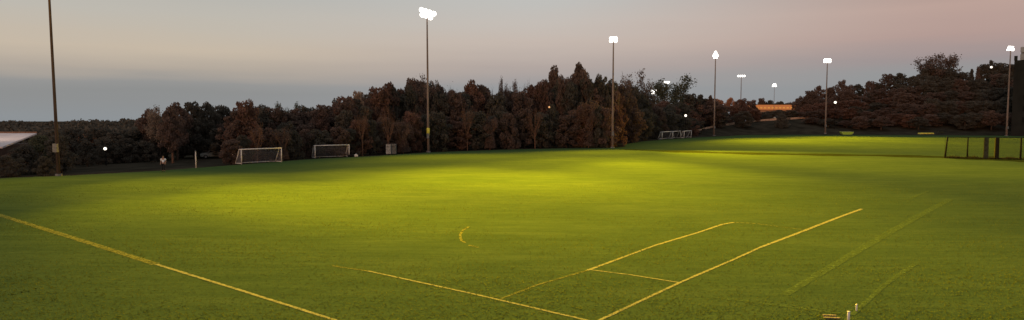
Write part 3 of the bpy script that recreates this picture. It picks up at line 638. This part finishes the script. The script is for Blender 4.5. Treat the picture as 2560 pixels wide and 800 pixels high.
# lime skip and yellow mat cover
x, y = G(2116,337.2); e = thing('skip', 'lime green skip standing on the far lawn edge below the hill', 'skip', (x,y,.02))
M['lime'] = mat('lime_paint', (.42,.6,.06), .6, .25, 3); M['limeL'] = mat('lime_rim', (.55,.6,.2), .6, .2, 3)
b = MB(); L_ = 2.35; w_ = 1.0; h_ = 1.15; t_ = .08
b.add([(-L_*.68,-w_*.8,.1),(L_*.68,-w_*.8,.1),(L_*.68,w_*.8,.1),(-L_*.68,w_*.8,.1),(-L_,-w_,h_),(L_,-w_,h_),(L_,w_,h_),(-L_,w_,h_),(-L_*.66,-w_*.72,.2),(L_*.66,-w_*.72,.2),(L_*.66,w_*.72,.2),(-L_*.66,w_*.72,.2),(-L_+t_,-w_+t_,h_),(L_-t_,-w_+t_,h_),(L_-t_,w_-t_,h_),(-L_+t_,w_-t_,h_)],
      [(0,3,2,1),(0,1,5,4),(1,2,6,5),(2,3,7,6),(3,0,4,7),(8,9,10,11),(8,12,13,9),(9,13,14,10),(10,14,15,11),(11,15,12,8),(4,5,13,12),(5,6,14,13),(6,7,15,14),(7,4,12,15)])
b.build('container', M['lime'], e); b = MB(); b.tube([(-L_,-w_-.03,h_),(L_,-w_-.03,h_)], .06, 6); b.tube([(-L_,w_+.03,h_),(L_,w_+.03,h_)], .06, 6); b.build('rim', M['limeL'], e)
for sx in (-1,1):
    b = MB(); b.tube([(sx*L_*.98,-w_-.06,h_*.8),(sx*L_*.75,-w_*.9-.06,.25)], .07, 6); b.build('lifting_lug', M['limeL'], e)
x, y = G(2315,337.2); e = thing('mat_stack', 'long low yellow covered mat on the far lawn edge near the fence', 'mat', (x,y,.02))
b = MB(); b.box(-2.9,2.7,-1.1,1.1,.12,.82,tw=.35,th=.15); o = b.build('cover', M['yellow'], e); bv = o.modifiers.new('bevel', 'BEVEL'); bv.width = .09; bv.segments = 2
b = MB(); b.box(-2.6,2.5,-1,1,0,.117); b.build('pallet', M['darkpost'], e)
b = MB(); [b.box(x_-.04,x_+.04,-1.13,-1.08,.14,.7) for x_ in (-1.5,0,1.5)]; b.build('strap', M['darkpost'], e)
# ---------------------------------------------------------------- fence at right
A = Vector((*G(2360,395.5), 0)); B_ = Vector((*G(2549,399.5), 0)); dirn = (B_-A).normalized(); ang = math.atan2(dirn.y, dirn.x)
e = thing('chain_link_fence', 'chain-link fence with dark posts crossing the lawn at the right edge', 'fence', (A.x,A.y,0), ang)
def along(px):
    a_ = (px-1280)/F*1.0035; # solve for s: (A+dir*s).x/(..).y=a_
    return (a_*A.y-A.x)/(dirn.x-a_*dirn.y)
FH = 3.3
for px, r_, lean in [(2360,.11,.28),(2416,.09,0),(2549,.11,0),(2640,.1,0),(2700,.1,0)]:
    s_ = along(px); b = MB(); b.tube([(s_,0,-.2),(s_+lean,0,FH)], [r_*1.3,r_*.85], 8); b.build('post', M['darkpost'], e, True)
for px, r_, mm in [(2462,.30,'slate'),(2489,.27,'darkpost')]:
    if mm == 'slate': M['slate'] = mat('dark_slate_paint', (.03,.032,.028), 1, .3, 3, spec=0)
    s_ = along(px); b = MB(); b.box(s_-r_,s_+r_,-.2,.2,-.2,FH-.02,tw=.03); b.build('gate_post', M[mm], e)
Lf = along(2700); b = MB(); b.tube([(0.28,0,FH),(Lf,0,FH)], .045, 6); b.build('top_rail', M['darkpost'], e)
b = MB(); b.tube([(0,0,.1),(Lf,0,.1)], .035, 6); b.build('bottom_rail', M['darkpost'], e)
b = MB(); st_ = .16; n = int(Lf/st_)
for i in range(-int(FH/st_), n):
    for sg in (1, -1):
        x0 = i*st_; x1 = x0+FH; z0, z1 = (.1, FH) if sg > 0 else (FH, .1)
        if x0 < 0: t_ = -x0/(x1-x0); z0 = z0+(z1-z0)*t_; x0 = 0
        if x1 > Lf: t_ = (Lf-x0)/(x1-x0); z1 = z0+(z1-z0)*t_; x1 = Lf
        b.tube([(x0,.03*sg,z0),(x1,.03*sg,z1)], .006, 3, cap=False)
b.build('wire_mesh', M['darkpost'], e)
M['weed'] = leafmat('fence_shade_leaves', (.07,.06,.03), (.02,.02,.012), 3)  # dark leaves put in for the ground shadow line below the fence
cc = []; 
for i in range(2600):
    s_ = random.uniform(0, Lf); p = A+dirn*s_; hh = .15+.35*abs(math.sin(s_*1.3))*random.random(); cc.append((p.x+random.gauss(0,.1), p.y+random.gauss(0,.25), random.random()*hh+.03))
o = bpy.data.objects.new('weeds', leaves_mesh('weeds', np.array(cc), rng.uniform(.06,.16,len(cc)), M['weed'])); COL.objects.link(o); tag(o, 'dark leafy strip standing in for the shadow line along the chain-link fence foot', 'weeds', kind='stuff')

# ---------------------------------------------------------------- buildings
M['bwall'] = mat('dark_cladding', (.026,.025,.021), 1, .2, .3, spec=0); M['grey'] = mat('pale_grey_metal', (.30,.29,.28), .6, .15, .6); M['grey2'] = mat('mid_grey_metal', (.2,.19,.185), .6, .15, .6)
D_ = 236; p0 = P(2536,151,D_); e = thing('tower_building', 'tall dark building with pale grey louvred top at the right edge', 'building', (p0.x, D_, tz(p0.x+10, D_)-1), -math.atan2(p0.x, D_))
zt = p0.z-e.location.z
b = MB(); b.box(0,26,0,18,0,zt); b.build('wall', M['bwall'], e)
b = MB(); b.box(1.9,26,.6,17,zt+.003,zt+4.6); b.build('plant_room', M['grey2'], e)
b = MB(); b.box(1.6,26,.3,.597,zt+2.9,zt+4.7); b.box(1.6,26,.3,.597,zt+.1,zt+2.1); b.build('louvre_band', M['grey'], e)
b = MB(); b.box(-.1,.9,-.2,.8,zt+.004,zt+1.6); b.build('chimney', M['bwall'], e)
for i in range(4):
    for j in range(5):
        f = MB(); f.box(3+i*5.5,5.2+i*5.5,-.05,-.003,6+j*4,7.8+j*4); w_ = f.build('window', M['darkpost'], e)

D_ = 400; p0 = P(1886,262,D_); p1_ = P(1992,273,D_); e = thing('long_building', 'long low orange lit building beyond the dark slope', 'building', (p0.x, D_, tz(p0.x+13, D_)-2))
M['ochre'] = mat('ochre_render', (.5,.26,.13), .85, .15, .5); M['fascia_glow'] = emit('glow_fascia', (.50,.17,.05), .55)  # fascia glows by itself, in place of light falling on the facade
w_ = p1_.x-p0.x; zt = p0.z-e.location.z; zb = p1_.z-e.location.z
b = MB(); b.box(0,w_,0,14,0,zb-.3); b.build('wall', M['ochre'], e)
b = MB(); b.box(-.6,w_+.3,-.6,14.6,zb-.297,zt,tw=.0); b.build('glow_fascia', M['fascia_glow'], e)
b = MB(); b.box(-.9,w_+.6,-.9,14.9,zt+.003,zt+.35); b.build('roof', M['bark'], e)
M['winlit'] = emit('lit_window', (.9,.42,.08), .36)
for i in range(11):
    f = MB(); f.box(1.2+i*2.3,2.4+i*2.3,-.66,-.603,zb+.5,zb+1.2); f.build('window', M['winlit'], e)
# shed with pale roof at far left
M['roofpale'] = mat('pale_roof_sheet', (.66,.54,.48), .8, .15, .4); M['shedwall'] = mat('shed_wall', (.2,.13,.09), .8, .2, .5)
a0 = P(-90,336,104); a1 = P(92,336,104); e = thing('shed', 'shed with a broad pale pink roof behind the bushes at far left', 'shed', (a1.x, 104, tz(a1.x,104)))
L_ = a1.x-a0.x+14; zt = a1.z-e.location.z
nr = P(6,371,79); nr = nr-e.location; zn = nr.z
b = MB(); b.add([(-L_,0,zt),(0,0,zt),(nr.x,nr.y,zn),(-L_,nr.y,zn),(-L_,0,zt+.2),(0,0,zt+.2),(nr.x,nr.y,zn+.2),(-L_,nr.y,zn+.2)], [(0,1,2,3),(7,6,5,4),(0,4,5,1),(1,5,6,2),(2,6,7,3),(3,7,4,0)]); b.build('roof', M['roofpale'], e)
b = MB(); b.box(-L_+.4,-.6,nr.y+2,-.2,-3,zn-.3); b.build('wall', M['shedwall'], e)
b = MB(); b.tube([(-L_,.05,zt+.3),(0,.05,zt+.3)], .14, 6); b.build('ridge_cap', M['bark_pale'], e)

# ---------------------------------------------------------------- cars
M['glass'] = mat('car_glass', (.02,.022,.025), .15, .1, 2, spec=.6); M['tyre'] = mat('tyre', (.015,.015,.015), .9, .1, 5)
def car(px, depth, rz, label, col, lit=False):
    p = P(px, 400, depth); z0 = tz(p.x, depth); e = thing('parked_car', label, 'car', (p.x, depth, z0), rz, 'cars parked beyond the lawn')
    m = mat('car_paint', col, .35, .06, 2, spec=.5)
    prof = [(-2.15,.35),(-2.2,.75),(-1.95,.95),(-1.15,1.02),(-.55,1.42),(.75,1.45),(1.45,1.05),(2.1,.95),(2.2,.7),(2.15,.35)]
    b = MB(); n = len(prof)
    ins = [.0,.0,.03,.06,.18,.18,.06,.03,0,0]
    vs = [(x,-.86+i_,z) for (x,z),i_ in zip(prof,ins)]+[(x,.86-i_,z) for (x,z),i_ in zip(prof,ins)]
    b.add(vs, [tuple(range(n)), tuple(range(2*n-1,n-1,-1))]+[(i,i+n,(i+1)%n+n,(i+1)%n) for i in range(n)]); b.build('body', m, e)
    for s_ in (-1,1):
        b = MB(); yy = s_*.80; q = [(-1.0,1.06),(-.5,1.37),(.7,1.4),(1.25,1.08)]
        b.add([(x,s_*(.84-(z-1.02)*.3),z) for x,z in q]+[(x,s_*(.80-(z-1.02)*.3),z) for x,z in q], [(0,1,2,3),(7,6,5,4),(0,4,5,1),(1,5,6,2),(2,6,7,3),(3,7,4,0)]); b.build('side_window', M['glass'], e)
    b = MB(); b.add([(-1.13,-.7,1.055),(-1.13,.7,1.055),(-.58,.62,1.425),(-.58,-.62,1.425)], [(0,1,2,3)]); b.build('windscreen', M['glass'], e)
    for x in (-1.35,1.35):
        for yy in (-.8,.8):
            b = MB(); b.tube([(x,yy-.1,.33),(x,yy+.1,.33)], .33, 16); w = b.build('wheel', M['tyre'], e); b = MB(); b.tube([(x,yy-.11*(1 if yy<0 else -1),.33),(x,yy-.125*(1 if yy<0 else -1),.33)], .2, 12); b.build('rim', M['steel'], w)
    for yy in (-.6,.6):
        b = MB(); b.sphere((-2.16,yy,.68), .13, 10, 6, .5, 1.4, 1); b.build('headlight', M['lens'] if lit else M['steel'], e, True)
car(535, edge_d(535)+31, R(28), 'pale car parked among the trees just left of the near goal', (.2,.2,.16))
car(380, edge_d(380)+42, R(75), 'pale car parked end-on left of the player before the dark trees', (.2,.2,.18))
car(2052, edge_d(2052)+38, R(80), 'pale van-like car on the slope crest beside the hill pole', (.7,.6,.45))
car(1945, edge_d(1945)+37, R(5), 'pale car on the path along the slope crest', (.65,.5,.32))
# shelter on the slope
D_ = edge_d(1925)+60; p = P(1925,290,D_); z0 = tz(p.x,D_); e = thing('picnic_shelter', 'small open shelter with pale roof among scrub behind the slope', 'shelter', (p.x,D_,z0))
hh = max(2.4, P(1925,287,D_).z-z0)
b = MB(); b.box(-2.9,2.9,-1.6,1.6,hh-.45,hh,tw=.3,th=.9); b.build('roof', M['roofpale'], e)
for sx in (-1,1):
    for sy in (-1,1): b = MB(); b.box(sx*2.5-.07,sx*2.5+.07,sy*1.3-.07,sy*1.3+.07,-.3,hh-.453); b.build('post', M['bark_pale'], e)

# ---------------------------------------------------------------- near right corner: marker pegs and plank
M['white'] = mat('white_plastic', (.62,.6,.62), .5, .1, 9)
for (px, yb, h_, r_, lab) in [(2141,779,.2,.028,'small white peg standing in the grass near the right corner'),(2121,806,.3,.04,'brighter white peg nearest the bottom edge of the picture')]:
    x, y = G(px, yb); e = thing('marker_peg', lab, 'peg', (x,y,.02), 0, 'white pegs in the near grass')
    b = MB(); b.tube([(0,0,-.05),(0,0,h_*.9),(0,0,h_)], [r_,r_,r_*.5], 10); b.build('stake', M['white'], e, True); b = MB(); b.tube([(0,0,h_+.001),(0,0,h_+.02)], [r_*1.4,r_*1.1], 10); b.build('cap', M['white'], e, True)
x, y = G(2077,795); e = thing('drain_cover', 'weathered slatted plank cover lying in the near right grass', 'cover', (x,y,.02), R(-6))
M['plank'] = mat('weathered_plank', (.15,.125,.09), .9, .35, 8, .3)
for yy in (-.16,.1):
    b = MB(); b.box(-.2+.06*(yy<0)*-1,.2,yy-.045,yy+.045,.02,.05); b.build('plank', M['plank'], e)
b = MB(); b.box(-.17,-.13,-.2,.15,.0,.018); b.box(.1,.14,-.2,.15,.0,.018); b.build('batten', M['plank'], e)

# ---------------------------------------------------------------- player in white
def skin(name, pts, edges, m, parent, root=0, sub=2):
    me = bpy.data.meshes.new(name); me.from_pydata([p[0] for p in pts], edges, []); o = bpy.data.objects.new(name, me); COL.objects.link(o); o.parent = parent
    sk = o.modifiers.new('skin', 'SKIN'); sk.use_smooth_shade = True
    for i, p in enumerate(pts):
        r = p[1]; me.skin_vertices[0].data[i].radius = (r, r) if not hasattr(r, '__len__') else r; me.skin_vertices[0].data[i].use_root = (i == root)
    s = o.modifiers.new('sub', 'SUBSURF'); s.levels = sub; s.render_levels = sub; me.materials.append(m); return o
x, y = G(409,429.5); e = thing('person', 'player in white shirt and dark trousers standing at the lawn edge', 'person', (x,y,.02), R(12)); e.scale = (1.04,1.04,1.04)
M['skin'] = mat('skin', (.36,.2,.14), .6, .05, 5); M['shirt'] = mat('white_shirt', (.8,.8,.84), .8, .05, 6); M['trouser'] = mat('dark_trousers', (.015,.015,.018), .9, .1, 6); M['hair'] = mat('dark_hair', (.02,.015,.01), .8, .2, 20); M['shoe'] = mat('dark_shoe', (.02,.02,.02), .6, .2, 9)
pts = [((0,0,.98),(.14,.10)),((0,0,1.2),(.13,.09)),((0,0,1.42),(.16,.10)),((0,0,1.54),(.055,.055)),((0,-.01,1.64),(.08,.09)),((0,-.01,1.74),(.075,.085))]
ed_ = [(0,1),(1,2),(2,3),(3,4),(4,5)]
def chain(st, lst):
    prev = st
    for p in lst: pts.append(p); ed_.append((prev, len(pts)-1)); prev = len(pts)-1
    return prev
for s_ in (-1,1):
    k = chain(0, [((s_*.1,0,.88),.085),((s_*.12,-.06 if s_ > 0 else .05,.5),.06),((s_*.13,.0 if s_ > 0 else .16,.1),.04),((s_*.14,-.12 if s_ > 0 else .03,.045),.035)])
    w_ = chain(2, [((s_*.2,0,1.42),.055),((s_*.26,.04,1.15),.042),((s_*.24,-.14,.94),.03)])
    hnd = chain(w_, [((s_*.24,-.2,.88),.032)])
    for j in range(4): chain(hnd, [((s_*(.215+.018*j),-.245,.85),.009),((s_*(.215+.018*j),-.25-.004*j,.81+.006*abs(j-1.5)),.008)])
    chain(hnd, [((s_*.2,-.22,.88),.01),((s_*.185,-.25,.86),.009)])
skin('body', pts, ed_, M['skin'], e)
sp_ = [((0,0,.96),(.155,.12)),((0,0,1.2),(.15,.115)),((0,0,1.42),(.18,.12)),((0,0,1.5),(.08,.08)),((-.21,0,1.42),.075),((-.25,.03,1.22),.07),((.21,0,1.42),.075),((.25,.03,1.22),.07)]
skin('shirt', sp_, [(0,1),(1,2),(2,3),(2,4),(4,5),(2,6),(6,7)], M['shirt'], e)
tp = [((0,0,.98),(.15,.115)),((-.1,0,.86),.1),((-.12,.05,.5),.078),((-.13,.15,.12),.06),((.1,0,.86),.1),((.12,-.06,.5),.078),((.13,.0,.12),.06)]
skin('trousers', tp, [(0,1),(1,2),(2,3),(0,4),(4,5),(5,6)], M['trouser'], e)
b = MB(); b.sphere((0,.015,1.755), .1, 16, 10, .92, 1.05, .9); b.build('hair', M['hair'], e, True)
for s_, yy in ((-1,.08),(1,-.07)):
    b = MB(); b.sphere((s_*.135,yy,.05), .07, 12, 8, .75, 2.0, .75); b.build('shoe', M['shoe'], e, True)
for s_ in (-1,1):
    b = MB(); b.sphere((s_*.032,-.088,1.70), .012, 8, 6); b.build('eye', M['shoe'], e, True)
b = MB(); b.sphere((0,-.1,1.672), .018, 8, 6, .8,1,1.5); b.build('nose', M['skin'], e, True)
b = MB(); b.sphere((0,-.088,1.635), .022, 8, 6, 1.2,.4,.3); b.build('mouth', M['shirt'], e, True)

# ---------------------------------------------------------------- rough tufts in the near lawn
rng = np.random.default_rng(3)
N = 130000
yy = 17+(rng.random(N)**1.6)*45; xx = (rng.random(N)*2-1)*.85*yy
hh = rng.uniform(.012,.042,N)*(1+.5*np.sin(xx*.31+yy*.2)*np.sin(yy*.47)); ww = rng.uniform(.012,.035,N)
an = rng.uniform(0,6.283,N); ln = rng.normal(0,.03,(N,2))
v = np.zeros((N,3,3)); v[:,0,0] = xx-np.cos(an)*ww; v[:,0,1] = yy-np.sin(an)*ww; v[:,1,0] = xx+np.cos(an)*ww; v[:,1,1] = yy+np.sin(an)*ww
v[:,2,0] = xx+ln[:,0]; v[:,2,1] = yy+ln[:,1]; v[:,2,2] = hh; v[:,:,2] += .018
me = bpy.data.meshes.new('grass_tufts'); me.vertices.add(N*3); me.vertices.foreach_set('co', v.reshape(-1).astype(np.float32)); me.loops.add(N*3); me.loops.foreach_set('vertex_index', np.arange(N*3, dtype=np.int32)); me.polygons.add(N)
me.polygons.foreach_set('loop_start', np.arange(0,N*3,3,dtype=np.int32)); me.polygons.foreach_set('loop_total', np.full(N,3,dtype=np.int32)); me.update()
me.materials.append(leafmat('grass_blade', (.12,.15,.03), (.06,.085,.018), 1.0)); o = bpy.data.objects.new('grass_tufts', me); COL.objects.link(o); tag(o, 'short rough grass tufts in the near lawn', 'grass', kind='stuff')
